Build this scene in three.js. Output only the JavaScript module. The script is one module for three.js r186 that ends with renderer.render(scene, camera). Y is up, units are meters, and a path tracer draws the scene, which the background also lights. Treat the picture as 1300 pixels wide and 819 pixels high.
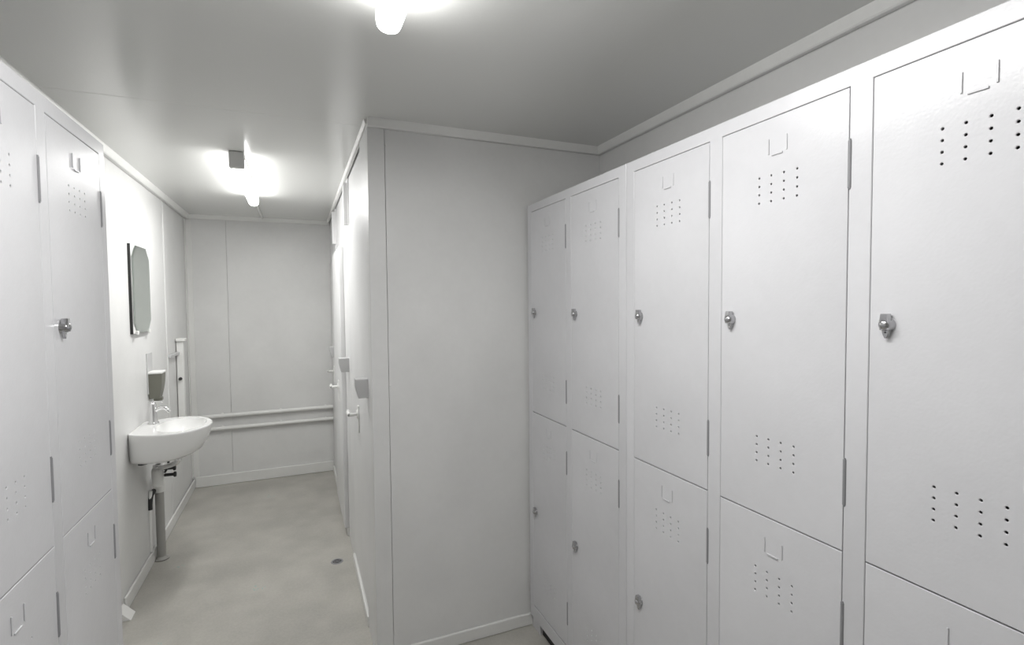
import * as THREE from 'three';
import { RoundedBoxGeometry } from 'three/addons/geometries/RoundedBoxGeometry.js';
import { mergeGeometries, toCreasedNormals } from 'three/addons/utils/BufferGeometryUtils.js';
import { RectAreaLightUniformsLib } from 'three/addons/lights/RectAreaLightUniformsLib.js';

// ---------------------------------------------------------------- camera, light, exposure
RectAreaLightUniformsLib.init();
const scene = new THREE.Scene();
scene.background = new THREE.Color(0x000000);
const camera = new THREE.PerspectiveCamera(2 * Math.atan(409.5 / 646.5) * 180 / Math.PI, 1300 / 819, 0.02, 40);
camera.rotation.order = 'YXZ';
camera.position.set(0, 1.5285, 0);
camera.rotation.set(-0.0393, -0.3997, -0.009);
const renderer = new THREE.WebGLRenderer({ antialias: true });
renderer.toneMapping = THREE.LinearToneMapping;
renderer.toneMappingExposure = 1.64;
renderer.shadowMap.enabled = true;
const LAMP = new THREE.Color(1, 0.995, 0.985);   // colour of the two tubes
const NITS_DOWN = 44, NITS_SIDE = 11;             // luminance of the light leaving the diffuser's lower face and its flanks
const GLOW = 5;                                  // what the eye sees of the diffuser

// ---------------------------------------------------------------- dimensions (metres)
const H = 2.274, XW = -0.828, XRW = 1.383, ZB = -4.915, ZP = -2.1525, XP = 0.2785, XD = 0.286, ZF = 1.3;
const XR = 0.984, XL = -0.477, T = 0.06;

// ---------------------------------------------------------------- helpers
const names = new Map();
function numbered(n) { const k = names.get(n) ?? 0; names.set(n, k + 1); return k ? `${n}_${String(k).padStart(3, '0')}` : n; }
function metricUV(g) {                            // uv in metres, from the dominant axis of each normal
  const p = g.attributes.position, n = g.attributes.normal, uv = new Float32Array(p.count * 2);
  for (let i = 0; i < p.count; i++) {
    const ax = Math.abs(n.getX(i)), ay = Math.abs(n.getY(i)), az = Math.abs(n.getZ(i));
    let u, v;
    if (ay >= ax && ay >= az) { u = p.getX(i); v = p.getZ(i); } else if (ax >= az) { u = p.getZ(i); v = p.getY(i); } else { u = p.getX(i); v = p.getY(i); }
    uv[2 * i] = u; uv[2 * i + 1] = v;
  }
  g.setAttribute('uv', new THREE.BufferAttribute(uv, 2));
  return g;
}
const flat = (g) => { const r = g.index ? g.toNonIndexed() : g; for (const k of Object.keys(r.attributes)) if (!['position', 'normal'].includes(k)) r.deleteAttribute(k); return r; };
function merge(list) { return list.length === 1 ? metricUV(flat(list[0])) : metricUV(mergeGeometries(list.map(flat))); }
function box(x0, x1, y0, y1, z0, z1, r = 0) {
  const w = x1 - x0, h = y1 - y0, d = z1 - z0;
  const g = r ? new RoundedBoxGeometry(w, h, d, 1, Math.min(r, w / 2.01, h / 2.01, d / 2.01)) : new THREE.BoxGeometry(w, h, d);
  return g.translate((x0 + x1) / 2, (y0 + y1) / 2, (z0 + z1) / 2);
}
function cyl(r0, r1, a, b, seg = 24) {           // cylinder from point a (radius r0) to b (radius r1)
  const A = new THREE.Vector3(...a), B = new THREE.Vector3(...b), d = B.clone().sub(A);
  const g = new THREE.CylinderGeometry(r1, r0, d.length(), seg, 1);
  g.applyQuaternion(new THREE.Quaternion().setFromUnitVectors(new THREE.Vector3(0, 1, 0), d.normalize()));
  return g.translate((A.x + B.x) / 2, (A.y + B.y) / 2, (A.z + B.z) / 2);
}
function tube(points, r, seg = 24, rs = 12, tension = 0.5) {
  return new THREE.TubeGeometry(new THREE.CatmullRomCurve3(points.map((p) => new THREE.Vector3(...p)), false, 'catmullrom', tension), seg, r, rs);
}
const lathe = (pts, seg = 28) => new THREE.LatheGeometry(pts.map(([x, y]) => new THREE.Vector2(x, y)), seg);
function part(name, geos, mat, parent, label) {
  const m = new THREE.Mesh(merge(Array.isArray(geos) ? geos : [geos]), mat);
  m.name = parent ? name : numbered(name); m.castShadow = m.receiveShadow = true;
  if (label) m.userData.label = label;
  (parent ?? scene).add(m);
  return m;
}
function group(name, label, category, [x, y, z] = [0, 0, 0], turn = 0, set) {
  const g = new THREE.Group(); g.name = numbered(name); g.position.set(x, y, z); g.rotation.y = turn;
  g.userData = { label, category }; if (set) g.userData.group = set;
  scene.add(g); return g;
}
function struct(name, geos, mat, label, category) {
  const m = part(name, geos, mat); m.userData = { kind: 'structure', label, category }; return m;
}
function structGroup(name, label, category) { const g = group(name, label, category); g.userData.kind = 'structure'; return g; }

// ---------------------------------------------------------------- textures and materials
let seed = 7;
const rnd = () => { seed = (seed + 0x6d2b79f5) | 0; let t = Math.imul(seed ^ (seed >>> 15), 1 | seed); t = (t + Math.imul(t ^ (t >>> 7), 61 | t)) ^ t; return ((t ^ (t >>> 14)) >>> 0) / 4294967296; };
function noiseField(n, octaves) {                 // tiling value noise, octaves = [[cells, weight], ...]
  const out = new Float32Array(n * n); let sum = 0;
  for (const [c, w] of octaves) {
    sum += w;
    const lat = Float32Array.from({ length: c * c }, rnd);
    for (let y = 0; y < n; y++) for (let x = 0; x < n; x++) {
      const fx = x / n * c, fy = y / n * c, ix = Math.floor(fx), iy = Math.floor(fy);
      let tx = fx - ix, ty = fy - iy; tx = tx * tx * (3 - 2 * tx); ty = ty * ty * (3 - 2 * ty);
      const L = (i, j) => lat[(j % c) * c + (i % c)];
      out[y * n + x] += w * ((L(ix, iy) * (1 - tx) + L(ix + 1, iy) * tx) * (1 - ty) + (L(ix, iy + 1) * (1 - tx) + L(ix + 1, iy + 1) * tx) * ty);
    }
  }
  return out.map((v) => v / sum);
}
function dataTex(n, fn, repeat, srgb) {
  const d = new Uint8Array(n * n * 4);
  for (let i = 0; i < n * n; i++) { const [r, g, b] = fn(i); d[4 * i] = r; d[4 * i + 1] = g; d[4 * i + 2] = b; d[4 * i + 3] = 255; }
  const t = new THREE.DataTexture(d, n, n); t.wrapS = t.wrapT = THREE.RepeatWrapping; t.magFilter = THREE.LinearFilter; t.minFilter = THREE.LinearMipmapLinearFilter;
  t.generateMipmaps = true; t.repeat.set(repeat, repeat); if (srgb) t.colorSpace = THREE.SRGBColorSpace; t.needsUpdate = true; return t;
}
const fPeel = noiseField(256, [[64, 1], [128, 0.5]]);
const peel = dataTex(256, (i) => { const v = fPeel[i] * 255; return [v, v, v]; }, 4);
const fTone = noiseField(256, [[5, 1], [11, 0.7], [40, 0.25], [128, 0.2]]);
const tone = dataTex(256, (i) => { const v = 242 + (fTone[i] - 0.5) * 18; return [v, v, v]; }, 0.55, true);
const fFloor = noiseField(512, [[7, 1], [19, 0.6], [256, 0.5]]);
const floorTone = dataTex(512, (i) => { const v = 240 + (fFloor[i] - 0.5) * 46; return [v, v * 0.995, v * 0.98]; }, 0.7, true);
const fSmudge = noiseField(256, [[6, 1], [15, 0.6], [60, 0.3]]);
const smudge = dataTex(256, (i) => { const v = 225 + (fSmudge[i] - 0.5) * 30; return [v, v, v]; }, 0.8);

const lin = (r, g, b) => new THREE.Color().setRGB(r, g, b);
const paint = (c, rough, extra = {}) => new THREE.MeshStandardMaterial({ color: c, roughness: rough, map: tone, bumpMap: peel, bumpScale: 0.00012, roughnessMap: smudge, ...extra });
const M = {
  locker: paint(lin(0.74, 0.74, 0.76), 0.29),
  wall: paint(lin(0.82, 0.82, 0.81), 0.45),
  ceiling: paint(lin(0.72, 0.725, 0.705), 0.17, { map: null, roughnessMap: null }),
  trim: paint(lin(0.86, 0.86, 0.84), 0.45),
  door: paint(lin(0.84, 0.84, 0.84), 0.42),
  floor: new THREE.MeshStandardMaterial({ color: lin(0.50, 0.49, 0.465), roughness: 0.55, map: floorTone, bumpMap: peel, bumpScale: 0.0002, roughnessMap: smudge }),
  steel: new THREE.MeshStandardMaterial({ color: lin(0.52, 0.52, 0.53), roughness: 0.22, metalness: 1 }),
  chrome: new THREE.MeshStandardMaterial({ color: lin(0.8, 0.8, 0.8), roughness: 0.12, metalness: 1 }),
  hinge: new THREE.MeshStandardMaterial({ color: lin(0.26, 0.26, 0.27), roughness: 0.5 }),
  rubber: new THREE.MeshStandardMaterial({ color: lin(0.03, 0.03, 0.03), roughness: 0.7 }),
  ceramic: new THREE.MeshPhysicalMaterial({ color: lin(0.82, 0.82, 0.81), roughness: 0.12, clearcoat: 0.5, clearcoatRoughness: 0.05 }),
  pvcWhite: new THREE.MeshStandardMaterial({ color: lin(0.8, 0.8, 0.78), roughness: 0.35 }),
  pvcGrey: new THREE.MeshStandardMaterial({ color: lin(0.34, 0.335, 0.315), roughness: 0.45 }),
  plasticGrey: new THREE.MeshStandardMaterial({ color: lin(0.17, 0.17, 0.14), roughness: 0.35 }),
  plasticPale: new THREE.MeshStandardMaterial({ color: lin(0.55, 0.55, 0.55), roughness: 0.4 }),
  lockBox: new THREE.MeshStandardMaterial({ color: lin(0.5, 0.5, 0.5), roughness: 0.4 }),
  mirror: new THREE.MeshStandardMaterial({ color: lin(0.74, 0.80, 0.76), roughness: 0.04, metalness: 1 }),
  diffuser: new THREE.MeshStandardMaterial({ color: lin(0.85, 0.85, 0.85), roughness: 0.5, emissive: LAMP, emissiveIntensity: GLOW }),
  lampBody: new THREE.MeshStandardMaterial({ color: lin(0.72, 0.72, 0.7), roughness: 0.45 }),
  lampCap: new THREE.MeshStandardMaterial({ color: lin(0.6, 0.6, 0.59), roughness: 0.5 }),
};

// ---------------------------------------------------------------- setting: floor, ceiling, walls
struct('floor', box(XW - T, XRW + T, -0.06, 0, ZB - T, ZF + T), M.floor, 'grey vinyl sheet floor of the changing cabin', 'floor');

const ceiling = structGroup('ceiling', 'glossy grey-white sheet metal ceiling', 'ceiling');
part('ceiling_backing', box(XW - T, XRW + T, H + 0.012, H + 0.06, ZB - T, ZF + T), M.ceiling, ceiling);
part('ceiling_panel', box(XW, XRW, H, H + 0.014, -2.2395, ZF, 0.001), M.ceiling, ceiling);
part('ceiling_panel', box(XW, XRW, H, H + 0.014, ZB, -2.2405, 0.001), M.ceiling, ceiling);

const wallLeft = structGroup('wall_left', 'panelled cabin side wall behind the wash basin', 'wall');
part('wall_backing', box(XW - T, XW - 0.012, 0, H, ZB - T, ZF + T), M.wall, wallLeft);
part('wall_panel', box(XW - 0.014, XW, 0, H, -1.72, ZF, 0.001), M.wall, wallLeft);
part('wall_panel', box(XW - 0.014, XW, 0, H, -4.17, -1.723, 0.002), M.wall, wallLeft, 'wall panel behind the basin and mirror');
part('wall_panel', box(XW - 0.014, XW - 0.004, 0, H, ZB, -4.173, 0.001), M.wall, wallLeft, 'wall panel beside the far corner');
part('joint_strip', box(XW - 0.006, XW + 0.005, 0.08, H - 0.04, -4.185, -4.135, 0.003), M.wall, wallLeft);

const wallBack = structGroup('wall_back', 'pale grey panelled end wall of the washroom corridor', 'wall');
part('wall_backing', box(XW - T, XD + T, 0, H, ZB - T, ZB - 0.012), M.wall, wallBack);
part('wall_panel', box(XW, -0.5358, 0, H, ZB - 0.014, ZB, 0.001), M.wall, wallBack);
part('wall_panel', box(-0.5342, XD + 0.04, 0, H, ZB - 0.014, ZB, 0.001), M.wall, wallBack);

struct('wall_right', box(XRW, XRW + T, 0, H, ZP - 0.08, ZF + T), M.wall, 'plain grey wall showing above the long locker row', 'wall');
struct('wall_front', box(XW - T, XRW + T, 0, H, ZF, ZF + T), M.wall, 'plain grey end wall facing the locker aisle', 'wall');

const wallPart = structGroup('wall_partition', 'smooth grey partition wall at the end of the locker row', 'wall');
part('wall_panel', box(0.349, XRW, 0, H, ZP - 0.06, ZP, 0.001), M.wall, wallPart);
part('wall_backing', box(XD + 0.004, XRW, 0, H, ZP - 0.09, ZP - 0.055), M.wall, wallPart);
part('corner_trim', box(XP, 0.3478, 0, H, ZP - 0.07, ZP + 0.002, 0.003), M.wall, wallPart);
for (const y of [0.125, 1.184, 2.18]) part('rivet', lathe([[0, 0.003], [0.003, 0.0026], [0.0045, 0.001], [0.005, 0]], 12).rotateX(Math.PI / 2).translate(0.353, y, ZP), M.trim, wallPart);

// cubicle front along the corridor: jambs and header panels in one plane, door leaves in front of it
const cub = structGroup('wall_cubicle', 'white cubicle front of jambs and header panels along the corridor', 'wall');
const jambs = [[-2.43, ZP - 0.07], [-3.46, -3.11], [-4.4, -4.15]];
jambs.forEach(([a, b], i) => part('jamb', box(XD - (i ? 0 : 0.006), XD + 0.05, 0, H, a, b, 0.002), M.door, cub));
const leaves = [[-3.105, -2.437], [-4.145, -3.467], [-4.91, -4.407]], heads = [1.982, 1.9, 1.9], bolts = [-2.317, -3.25, -4.2], levers = [-2.737, -3.72, -4.6];
leaves.forEach(([a, b], i) => part('header_panel', box(XD + 0.008, XD + 0.03, heads[i] + 0.003, H, a - 0.006, b + 0.006, 0.001), M.door, cub));
for (const z of [-3.14, -4.16]) part('header_post', box(XD - 0.022, XD + 0.01, 1.99, H - 0.04, z - 0.015, z + 0.015, 0.002), M.door, cub);
part('wall_backing', box(XD + 0.05, XD + 0.09, 0, H, ZB, ZP - 0.05), M.wall, cub);

leaves.forEach(([a, b], i) => {
  const d = structGroup(`door_${i + 1}`, ['white cubicle door beside the partition corner', 'white cubicle door in the middle of the corridor front', 'white cubicle door next to the end wall'][i], 'door');
  const x0 = XD - [0.0, 0.028, 0.0][i];
  part('leaf', box(x0, x0 + 0.034, 0.055, heads[i], a, b, 0.003), M.door, d);
  part('kick_strip', box(XD - 0.012, XD + 0.03, 0, 0.05, a - 0.004, b + 0.004, 0.004), M.trim, d);
  // privacy bolt box on the jamb, reaching over the closing edge
  const zb = bolts[i], bx = part('lock_box', [
    new THREE.ExtrudeGeometry(new THREE.Shape([[0, 0.042], [-0.056, 0.042], [-0.056, 0.012], [-0.044, -0.036], [0, -0.036]].map((p) => new THREE.Vector2(...p))), { depth: 0.05, bevelEnabled: true, bevelSize: 0.003, bevelThickness: 0.003, bevelSegments: 2 }).translate(XD, 1.155, zb - 0.025),
  ], M.lockBox, d, 'grey privacy lock box on the jamb');
  part('bolt', cyl(0.006, 0.006, [XD - 0.02, 1.155, zb - 0.02], [XD - 0.02, 1.155, b - 0.03], 12), M.steel, bx);
  // lever handle
  const zh = levers[i], h = part('handle', [
    lathe([[0, 0.012], [0.02, 0.012], [0.026, 0.006], [0.026, 0]], 20).rotateZ(Math.PI / 2).translate(x0, 0.955, zh),
    cyl(0.009, 0.009, [x0, 0.955, zh], [x0 - 0.05, 0.955, zh], 14),
    tube([[x0 - 0.048, 0.955, zh + 0.008], [x0 - 0.05, 0.955, zh - 0.05], [x0 - 0.045, 0.953, zh - 0.11]], 0.009, 12, 12),
  ], M.pvcWhite, d, 'white lever handle');
  part('handle_plate', box(x0 - 0.006, x0 + 0.001, 0.86, 1.0, zh - 0.022, zh + 0.022, 0.003), M.pvcWhite, h);
});

// cornices, skirtings and corner strips
function placeCoving(name, from, to, label, k = 1) {     // runs from -> to with the room on the left of the run
  const dx = to[0] - from[0], dz = to[1] - from[1], len = Math.hypot(dx, dz);
  const s = new THREE.Shape([[0, 0], [-0.031, 0], [-0.034, 0.022], [-0.030, 0.026], [-0.006, 0.035], [0, 0.036]].map(([a, b]) => new THREE.Vector2(a * k, b * k)));
  // shape x -> down from ceiling, shape y -> out from the wall
  const g = new THREE.ExtrudeGeometry(s, { depth: len, bevelEnabled: false });
  const X = new THREE.Vector3(0, 1, 0), Zd = new THREE.Vector3(dx / len, 0, dz / len), Y = new THREE.Vector3().crossVectors(Zd, X);
  g.applyMatrix4(new THREE.Matrix4().makeBasis(X, Y, Zd).setPosition(from[0], H, from[1]));
  return struct(name, g, M.trim, label, 'trim');
}
placeCoving('trim_1', [XRW, ZP], [XRW, ZF], 'white cornice above the long locker row');
placeCoving('trim_2', [XP, ZP], [XRW, ZP], 'white cornice along the partition wall');
placeCoving('trim_3', [XD, ZB], [XD, ZP], 'white cornice over the cubicle doors', 0.55);
placeCoving('trim_4', [XW, ZB], [XD, ZB], 'white cornice on the corridor end wall');
placeCoving('trim_5', [XW, ZF], [XW, ZB], 'white cornice above the wash basin wall');
struct('trim_6', [box(XW - 0.003, XW + 0.004, 0.09, H - 0.038, ZB, ZB + 0.04, 0.002), box(XW, XW + 0.042, 0.09, H - 0.038, ZB - 0.001, ZB + 0.006, 0.002)], M.trim, 'white angle strip in the far corner', 'trim');
function skirting(name, x0, x1, z0, z1, h, label) { return struct(name, box(x0, x1, 0, h, z0, z1, 0.006), M.trim, label, 'baseboard'); }
skirting('baseboard_left', XW, XW + 0.014, ZB, -3.04, 0.075, 'narrow white baseboard under the wash basin');
skirting('baseboard_back', XW + 0.014, XD, ZB, ZB + 0.014, 0.09, 'white baseboard along the corridor end wall');
skirting('baseboard_partition', XP, XR + 0.3, ZP, ZP + 0.014, 0.058, 'white baseboard along the partition wall');

// ---------------------------------------------------------------- lockers
const DW = 0.3154, DH = 0.9035, DP = 0.36;         // door leaf and column pitch
function doorGeometry() {
  const s = new THREE.Shape(); const b = 0.0015;
  s.moveTo(b, b); s.lineTo(DW - b, b); s.lineTo(DW - b, DH - b); s.lineTo(b, DH - b); s.closePath();
  for (const y0 of [DH - 0.127, 0.18]) for (let i = 0; i < 4; i++) for (let j = 0; j < 4; j++) {
    const h = new THREE.Path(); h.absarc(DW / 2 + (i - 1.5) * 0.032, y0 - j * 0.019, 0.0036, 0, Math.PI * 2, true); s.holes.push(h);
  }
  const plate = new THREE.ExtrudeGeometry(s, { depth: 0.0012, curveSegments: 5, bevelEnabled: true, bevelSize: 0.0012, bevelThickness: 0.0012, bevelSegments: 2 }).translate(0, 0, -0.0024);
  const f = 0.02;
  return merge([plate, box(0.0006, 0.0022, 0.001, DH - 0.001, -f, -0.002), box(DW - 0.0022, DW - 0.0006, 0.001, DH - 0.001, -f, -0.002),
    box(0.001, DW - 0.001, 0.0006, 0.0022, -f, -0.002), box(0.001, DW - 0.001, DH - 0.0022, DH - 0.0006, -f, -0.002)]);
}
const doorGeo = doorGeometry();
// padlockable turn latch: round boss, kite-shaped grip and a small hasp below
const lockGeo = (() => {
  const grip = new THREE.Shape([[-0.0046, 0.0185], [0.0046, 0.0185], [0.0058, 0.010], [0.0075, 0.002], [0.0055, -0.008], [-0.0055, -0.008], [-0.0075, 0.002], [-0.0058, 0.010]].map((p) => new THREE.Vector2(...p)));
  const g = new THREE.ExtrudeGeometry(grip, { depth: 0.010, bevelEnabled: true, bevelSize: 0.0015, bevelThickness: 0.0015, bevelSegments: 2 }).translate(0, 0, 0.004);
  const tail = new THREE.Shape([[-0.007, -0.006], [0.007, -0.006], [0.0045, -0.017], [0.0014, -0.0235], [-0.0014, -0.0235], [-0.0045, -0.017]].map((p) => new THREE.Vector2(...p)));
  const hole = new THREE.Path(); hole.absarc(0, -0.0135, 0.0018, 0, Math.PI * 2, true); tail.holes.push(hole);
  const t = new THREE.ExtrudeGeometry(tail, { depth: 0.004, curveSegments: 6, bevelEnabled: true, bevelSize: 0.001, bevelThickness: 0.001, bevelSegments: 1 }).translate(0, 0, 0.004);
  const boss = lathe([[0, 0.019], [0.004, 0.0185], [0.0078, 0.0165], [0.0102, 0.0125], [0.0112, 0.008], [0.0118, 0.003], [0.0128, 0.0015], [0.0128, 0]], 24).rotateX(Math.PI / 2);
  return merge([toCreasedNormals(flat(g), 0.5), toCreasedNormals(flat(t), 0.5), boss]);
})();
// name-card holder: two side tabs and a bottom tab pressed out of the sheet
const cardGeo = merge([
  box(-0.0245, -0.0213, -0.016, 0.018, 0, 0.0022, 0.001), box(0.0213, 0.0245, -0.016, 0.018, 0, 0.0022, 0.001),
  box(-0.015, 0.013, -0.0205, -0.0165, 0, 0.0026, 0.001),
]);
const hingeGeo = merge([cyl(0.0036, 0.0036, [0, -0.045, 0], [0, 0.045, 0], 14), cyl(0.0026, 0.0026, [0, -0.048, 0], [0, 0.048, 0], 12), box(-0.002, 0.002, -0.044, 0.044, -0.012, 0)]);
function add(geo, mat, name, parent, x, y, z, label) {
  const m = new THREE.Mesh(geo, mat); m.name = name; m.position.set(x, y, z); m.castShadow = m.receiveShadow = true; parent.add(m); if (label) m.userData.label = label; return m;
}
function lockerUnit(cols, depth, label, pos, turn) {   // origin: floor, front face, unit's own left end; local +z is the front
  const u = group('locker_unit', label, 'lockers', pos, turn, 'steel locker units');
  const W = cols * DP + 0.04 - 0.0, top = 1.97, g = [];
  const st = 0.04, r = 0.0015;
  g.push(box(0.0008, 0.016, 0.06, top, -depth, -0.02), box(W - 0.016, W - 0.0008, 0.06, top, -depth, -0.02));         // sides
  g.push(box(0.0008, W - 0.0008, 0.06, top, -depth, -depth + 0.004), box(0.001, W - 0.001, top - 0.006, top - 0.0005, -depth + 0.002, -0.01), box(0.001, W - 0.001, 0.062, 0.075, -depth + 0.002, -0.01));
  g.push(box(0.016, W - 0.016, 1.018, 1.0225, -depth + 0.004, -0.024));                                                // tier shelf
  const b = 0.0012, fr = new THREE.Shape([[0.0008 + b, 0.06 + b], [W - 0.0008 - b, 0.06 + b], [W - 0.0008 - b, top - b], [0.0008 + b, top - b]].map((p) => new THREE.Vector2(...p)));
  for (let i = 0; i < cols; i++) fr.holes.push(new THREE.Path([[i * DP + st, 0.1175], [i * DP + st, 1.9365], [(i + 1) * DP, 1.9365], [(i + 1) * DP, 0.1175]].map((p) => new THREE.Vector2(...p))));
  g.push(new THREE.ExtrudeGeometry(fr, { depth: 0.019, bevelEnabled: true, bevelSize: b, bevelThickness: b, bevelSegments: 1 }).translate(0, 0, -0.019 - b));   // one-piece front frame
  for (let i = 0; i <= cols; i++) {
    const x = i * DP;
    if (i && i < cols) g.push(box(x + 0.018, x + 0.022, 0.075, top - 0.006, -depth + 0.004, -0.022));                  // dividers
    g.push(box(x + (i ? -0.006 : 0.002), x + st + (i === cols ? -0.002 : 0.006), 0.1, 1.95, -0.034, -0.0225));          // stops behind the door gaps
  }
  g.push(box(0.02, W - 0.02, 1.021, 1.037, -0.034, -0.0225), box(0.02, W - 0.02, 1.925, 1.95, -0.034, -0.0225), box(0.02, W - 0.02, 0.1, 0.13, -0.034, -0.0225));
  part('carcass', g, M.locker, u);
  for (const x of [0.002, W - 0.082]) for (const z of [-0.03, -depth + 0.01]) part('foot', [box(x, x + 0.08, 0, 0.062, z, z + 0.02, 0.002)], M.locker, u);
  part('gap_shade_board', box(0.083, W - 0.083, 0, 0.061, -0.034, -0.024), M.rubber, u, 'black board added as the shade in the gap under the lockers');  // added black board: paints the darkness of the open gap below the unit
  for (let i = 0; i < cols; i++) for (const y of [1.0305, 0.1248]) {
    const d = add(doorGeo, M.locker, 'door', u, i * DP + st + 0.0023, y, 0);
    add(lockGeo, M.steel, 'latch', d, 0.033, DH / 2, 0, 'grey metal turn latch');
    add(cardGeo, M.locker, 'card_holder', d, DW / 2, DH - 0.064, 0);
    for (const hy of [DH - 0.146, 0.139]) add(hingeGeo, M.hinge, 'hinge', d, DW + 0.0023, hy, -0.0005);
  }
  return u;
}
const R = -Math.PI / 2;
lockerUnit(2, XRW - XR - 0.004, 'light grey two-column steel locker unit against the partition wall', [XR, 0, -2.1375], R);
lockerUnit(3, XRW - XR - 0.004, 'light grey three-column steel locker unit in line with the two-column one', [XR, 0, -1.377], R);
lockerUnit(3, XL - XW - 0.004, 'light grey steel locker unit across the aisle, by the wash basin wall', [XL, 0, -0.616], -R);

// ---------------------------------------------------------------- ceiling lamps
function ceilingLight(x, zFar, duct, label) {
  const L = 1.07, u = group('ceiling_light', label, 'lamp', [x, 0, zFar], 0, 'tube lamps on the ceiling');   // runs from z = 0 towards +z
  part('base', box(-0.028, 0.028, H - 0.026, H - 0.0005, 0.03, L + 0.02, 0.004), M.lampBody, u, 'white lamp base');
  // half-round diffuser, rounded at the far end
  const w = 0.032, y0 = H - 0.026, drop = 0.048, prof = [];
  for (let i = 0; i <= 14; i++) { const a = Math.PI * i / 14; prof.push([-Math.cos(a) * w, y0 - Math.sin(a) ** 0.5 * drop]); }
  const rings = [[0.0, 0.62], [0.002, 0.8], [0.006, 0.92], [0.012, 0.98], [0.02, 1], [L, 1]], pos = [], idx = [];
  for (const [z, s] of rings) for (const [px, py] of prof) pos.push(px * (0.35 + 0.65 * s), y0 + (py - y0) * s, z);
  const n = prof.length;
  for (let r = 0; r < rings.length - 1; r++) for (let i = 0; i < n - 1; i++) { const a = r * n + i, b = a + 1, c = a + n, d = c + 1; idx.push(a, b, c, b, d, c); }
  for (let i = 1; i < n - 1; i++) idx.push(0, i + 1, i);
  for (let r = 0; r < rings.length - 1; r++) { const a = r * n, c = a + n, b = a + n - 1, d = b + n; idx.push(a, c, b, c, d, b); }
  const g = new THREE.BufferGeometry(); g.setAttribute('position', new THREE.Float32BufferAttribute(pos, 3)); g.setIndex(idx); g.computeVertexNormals();
  part('diffuser', g, M.diffuser, u, 'glowing white lamp diffuser');
  part('end_cap', box(-0.034, 0.034, H - 0.08, H - 0.001, L, L + 0.035, 0.006), M.lampCap, u, 'grey lamp end cap');
  part('conduit', box(-0.007, 0.007, H - 0.012, H - 0.0003, -duct, 0.03, 0.002), M.lampBody, u, 'narrow cable duct');
  const rect = (nits, wd, ht, p, rx, ry) => { const l = new THREE.RectAreaLight(LAMP, nits, wd, ht); l.position.set(...p); l.rotation.set(rx, ry, 0); l.name = 'tube_light'; u.add(l); };
  rect(NITS_DOWN, 0.052, L - 0.06, [0, H - 0.079, L / 2 + 0.01], -Math.PI / 2, 0);
  rect(NITS_SIDE, L - 0.06, 0.04, [0.036, H - 0.050, L / 2 + 0.01], 0, -Math.PI / 2);
  rect(NITS_SIDE, L - 0.06, 0.04, [-0.036, H - 0.050, L / 2 + 0.01], 0, Math.PI / 2);
}
ceilingLight(0.228, -1.325, 0.03, 'white tube lamp on the ceiling of the locker aisle');
ceilingLight(-0.252, -3.92, 0.95, 'white tube lamp on the ceiling of the washroom corridor');

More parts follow.
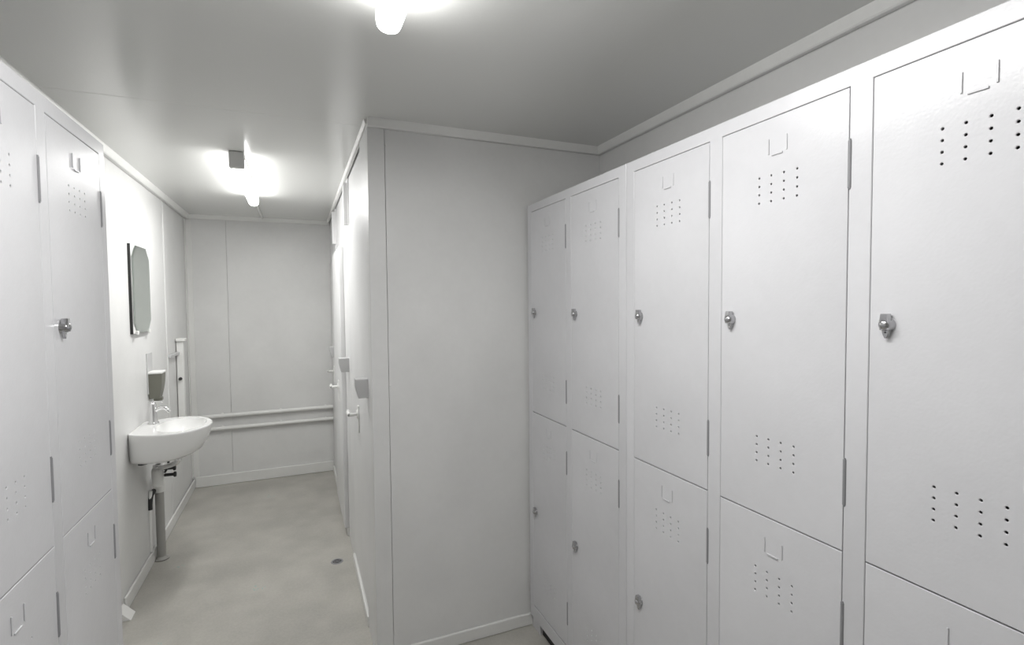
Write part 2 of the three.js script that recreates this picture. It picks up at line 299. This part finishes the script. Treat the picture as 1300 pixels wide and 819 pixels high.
// ---------------------------------------------------------------- wash place
{ // basin: half-oval bowl on the wall
  const b = group('wash_basin', 'white ceramic wall-hung wash basin under the mirror', 'basin', [XW, 0, -3.36]);
  const N = 48, half = [[0, 0.15], [0.012, 0.172], [0.05, 0.2], [0.11, 0.224], [0.17, 0.234], [0.235, 0.222], [0.295, 0.175], [0.34, 0.105], [0.36, 0.04]];
  const curve = new THREE.CatmullRomCurve3([...half.map(([x, z]) => new THREE.Vector3(x, 0, -z)), ...half.slice().reverse().map(([x, z]) => new THREE.Vector3(x, 0, z))], false, 'centripetal');
  const plan = curve.getSpacedPoints(N), rings = [];   // rim outline, and the rings below it: height, width, depth from the wall
  const add_ = (y, s, sx = s) => rings.push(plan.map((p) => [0.001 + p.x * sx, y, p.z * s]));
  add_(0.69, 0.02, 0.02); add_(0.69, 0.45, 0.5); add_(0.694, 0.72, 0.66); add_(0.704, 0.88, 0.78); add_(0.722, 0.945, 0.86); add_(0.76, 0.975, 0.93); add_(0.81, 0.99, 0.975); add_(0.845, 1.0, 1.0); add_(0.853, 0.998, 0.998); add_(0.857, 0.985, 0.985);
  const pos = [], idx = []; const push = (ring) => ring.forEach((p) => pos.push(...p));
  rings.forEach(push);
  for (let r = 0; r < rings.length - 1; r++) for (let i = 0; i < N; i++) { const a = r * (N + 1) + i, c = a + N + 1; idx.push(a, c, a + 1, a + 1, c, c + 1); }
  const outer = new THREE.BufferGeometry(); outer.setAttribute('position', new THREE.Float32BufferAttribute(pos, 3)); outer.setIndex(idx); outer.computeVertexNormals();
  // deck with a hole, then the bowl
  const s = new THREE.Shape(rings[rings.length - 1].map(([x, , z]) => new THREE.Vector2(x, -z)));
  const hp = new THREE.Path(); hp.absellipse(0.213, 0, 0.122, 0.185, 0, Math.PI * 2, true); s.holes.push(hp);
  const deck = new THREE.ShapeGeometry(s, 40).rotateX(-Math.PI / 2).translate(0, 0.857, 0);
  const bw = lathe([[0.0, 0.735], [0.03, 0.736], [0.45, 0.745], [0.75, 0.775], [0.93, 0.825], [0.985, 0.85], [1.0, 0.857]], 48).scale(0.122, 1, 0.185).translate(0.213, 0, 0);
  const back = new THREE.PlaneGeometry(0.28, 0.14).rotateY(-Math.PI / 2).translate(0.0015, 0.78, 0);
  part('bowl', [outer, deck, bw, back], new THREE.MeshPhysicalMaterial({ ...{ color: M.ceramic.color, roughness: 0.12, clearcoat: 0.5, clearcoatRoughness: 0.05 }, side: THREE.DoubleSide }), b);
  const dr = part('drain', lathe([[0, 0.0], [0.018, 0.0], [0.022, 0.003], [0.022, 0.0]], 20).translate(0.215, 0.737, 0), M.chrome, b, 'chrome drain ring');
  const tap = part('tap', [
    lathe([[0.027, 0], [0.027, 0.008], [0.021, 0.014], [0.018, 0.05], [0.0165, 0.11], [0.012, 0.12], [0, 0.122]], 24).translate(0.062, 0.857, -0.085),
    tube([[0.062, 0.925, -0.085], [0.1, 0.945, -0.082], [0.128, 0.938, -0.08], [0.14, 0.92, -0.079]], 0.0105, 20, 12),
  ], M.chrome, b, 'chrome pillar tap');
  part('tap_lever', [box(0.04, 0.11, 0.978, 0.987, -0.093, -0.077, 0.003), cyl(0.012, 0.010, [0.062, 0.97, -0.085], [0.062, 0.984, -0.085], 16)], M.chrome, tap);
  // waste under the bowl: chrome tail, white bottle trap, elbow to the grey stack
  part('tailpiece', [cyl(0.018, 0.018, [0.19, 0.7, 0], [0.19, 0.655, 0], 18), tube([[0.19, 0.665, 0], [0.175, 0.635, -0.02], [0.13, 0.615, -0.05], [0.085, 0.598, -0.095]], 0.015, 20, 12), lathe([[0.015, 0], [0.027, 0.003], [0.027, 0.018], [0.015, 0.022]], 18).translate(0.07, 0.592, -0.115)], M.chrome, b, 'chrome waste tailpiece');
  part('bottle_trap', [lathe([[0, 0.48], [0.022, 0.482], [0.029, 0.492], [0.030, 0.575], [0.026, 0.59], [0.018, 0.596], [0, 0.596]], 22).translate(0.065, 0, -0.12), cyl(0.017, 0.017, [0.065, 0.53, -0.12], [0.048, 0.505, -0.205], 16)], M.pvcWhite, b, 'white plastic bottle trap');
  for (const [y, dz] of [[0.545, 0.0], [0.585, 0.006]]) part('valve', [cyl(0.009, 0.009, [0.1, y, -0.12 + dz], [0.15, y + 0.004, -0.1 + dz], 12), lathe([[0, 0], [0.014, 0], [0.016, 0.004], [0.014, 0.012], [0, 0.012]], 14).rotateZ(-Math.PI / 2).translate(0.148, y + 0.004, -0.1 + dz)], M.rubber, b, 'black stop valve');
  part('supply_hose', [tube([[0.13, 0.72, -0.06], [0.125, 0.66, -0.09], [0.12, 0.6, -0.11], [0.1, 0.56, -0.12]], 0.006, 20, 8)], M.rubber, b, 'dark braided supply hose');
  part('supply_hose', [tube([[0.10, 0.715, -0.02], [0.06, 0.67, 0.02], [0.03, 0.66, 0.02], [0.008, 0.655, 0.0]], 0.008, 20, 8)], M.rubber, b, 'dark braided supply hose');
}
{ // drain stack from the trap to the floor
  const x = XW + 0.042, z = -3.61;
  const p = group('waste_pipe', 'grey plastic waste pipe standing on the floor below the basin', 'pipe', [x, 0, z]);
  part('pipe', lathe([[0.023, 0.004], [0.023, 0.43], [0.018, 0.43]], 26), M.pvcGrey, p);
  part('collar', lathe([[0.023, 0.41], [0.030, 0.412], [0.031, 0.46], [0.028, 0.478], [0.024, 0.482], [0.024, 0.5], [0.0, 0.5]], 26), M.pvcWhite, p, 'white collar');
  part('floor_flange', lathe([[0.023, 0.02], [0.026, 0.014], [0.038, 0.007], [0.040, 0.0], [0, 0]], 26), M.pvcGrey, p);
  part('supply_pipe', tube([[-0.03, 0.44, 0.06], [-0.034, 0.36, 0.062], [-0.036, 0.2, 0.064], [-0.037, 0.08, 0.066]], 0.009, 20, 10), M.pvcWhite, p, 'thin white supply pipe');
  part('elbow', tube([[-0.02, 0.43, 0.02], [-0.03, 0.41, 0.052], [-0.035, 0.36, 0.062], [-0.035, 0.33, 0.062]], 0.013, 18, 10), M.rubber, p, 'dark pipe elbow');
}
{ // mirror with clipped corners on a thick backing board
  const m = group('mirror', 'eight-sided wall mirror above the wash basin', 'mirror', [XW, 1.62, -3.495]);
  const hw = 0.175, hh = 0.245;
  part('backing', box(0, 0.013, -hh, hh, -hw, hw, 0.001), M.rubber, m, 'black backing board');
  part('front_board', box(0.0133, 0.0155, -hh + 0.001, hh - 0.001, -hw + 0.001, hw - 0.001, 0.001), M.wall, m);
  const c = 0.055, oct = (i) => [[-hw + i + c, -hh + i], [hw - i - c, -hh + i], [hw - i, -hh + i + c], [hw - i, hh - i - c], [hw - i - c, hh - i], [-hw + i + c, hh - i], [-hw + i, hh - i - c], [-hw + i, -hh + i + c]].map((p) => new THREE.Vector2(...p));
  const g = new THREE.ExtrudeGeometry(new THREE.Shape(oct(0.016)), { depth: 0.001, bevelEnabled: true, bevelSize: 0.012, bevelThickness: 0.003, bevelSegments: 1 }).rotateY(Math.PI / 2).translate(0.0188, 0, 0);
  part('glass', g, M.mirror, m, 'silvered bevelled glass');
  for (const z of [-hw + 0.05, hw - 0.05]) part('clip', box(0.0155, 0.027, -hh - 0.006, -hh + 0.016, z - 0.014, z + 0.014, 0.003), M.pvcWhite, m, 'white plastic clip');
}
{ // soap dispenser beside the mirror
  const s = group('soap_dispenser', 'grey-green soap dispenser with a white lid between mirror and basin', 'dispenser', [XW, 0, -3.665]);
  const g = new THREE.BoxGeometry(0.07, 0.15, 0.095, 1, 6, 1), p = g.attributes.position;
  for (let i = 0; i < p.count; i++) { const k = (0.075 - p.getY(i)) / 0.15, q = 1 - 0.28 * k * k; p.setX(i, (p.getX(i) + 0.035) * q); p.setZ(i, p.getZ(i) * q); }
  g.computeVertexNormals();
  part('tank', g.translate(0.004, 1.045, 0), M.plasticGrey, s);
  part('lid', box(0.002, 0.078, 1.12, 1.134, -0.052, 0.052, 0.005), M.pvcWhite, s, 'white lid');
  part('nozzle', [cyl(0.014, 0.008, [0.035, 0.972, 0], [0.035, 0.945, 0], 16), box(0.02, 0.066, 0.955, 0.975, -0.016, 0.016, 0.004)], M.plasticGrey, s);
  part('wall_plate', box(0.0, 0.006, 1.0, 1.245, -0.06, 0.055, 0.003), M.plasticPale, s, 'pale grey plate on the wall');
}
{ // capped trunking in the corner, and the two pipes on the end wall
  const t = group('pipe_trunking', 'white upright pipe casing with a flat cap near the far corner', 'pipe', [XW, 0, -4.45]);
  part('casing', box(0.0, 0.045, 0.44, 1.265, -0.026, 0.026, 0.006), M.pvcWhite, t);
  part('cap', box(0.0, 0.06, 1.262, 1.285, -0.042, 0.042, 0.006), M.pvcWhite, t, 'flat white cap');
  part('branch', box(0.0, 0.022, 1.165, 1.187, 0.026, 0.3, 0.004), M.plasticPale, t, 'slim grey side duct');
  part('valve_knob', [cyl(0.012, 0.01, [0.022, 0.985, 0.026], [0.022, 0.985, 0.05], 14)], M.rubber, t, 'small dark knob');
  const r = 0.0165;
  for (const [y, label] of [[0.594, 'upper white pipe running along the corridor end wall'], [0.487, 'lower white pipe running along the corridor end wall']]) {
    const p = group('wall_pipe', label, 'pipe', [0, y, ZB + 0.026], 0, 'pipes on the end wall');
    part('pipe', cyl(r, r, [XW + 0.045, 0, 0], [XD - 0.002, 0, 0], 18), M.pvcWhite, p);
    for (const x of [-0.6, -0.15, 0.22]) part('bracket', [box(x - 0.008, x + 0.008, -0.021, 0.021, -0.026, 0.004, 0.003)], M.pvcWhite, p);
  }
}
{ // floor drain and the loose white wedge at the skirting's end
  const d = group('floor_drain', 'small dark round drain in the corridor floor', 'drain', [0.186, 0, -3.143]);
  part('rim', lathe([[0.024, 0.0005], [0.026, 0.003], [0.033, 0.0025], [0.035, 0.0]], 28), M.hinge, d);
  const cover = part('grate', lathe([[0, 0.0012], [0.025, 0.0012]], 28), M.rubber, d);
  for (const z of [-0.012, 0, 0.012]) part('grate_bar', box(-0.02, 0.02, 0.0012, 0.0022, z - 0.002, z + 0.002), M.hinge, cover);
  const s = new THREE.Shape([[0, 0], [0.045, 0], [0.0, 0.05]].map((p) => new THREE.Vector2(...p)));
  const w = part('floor_wedge', new THREE.ExtrudeGeometry(s, { depth: 0.075, bevelEnabled: true, bevelSize: 0.002, bevelThickness: 0.002, bevelSegments: 1 }).translate(XW + 0.003, 0.002, -3.03), M.pvcWhite);
  w.userData = { label: 'small white wedge on the floor where the baseboard ends', category: 'wedge' };
}
renderer.render(scene, camera);
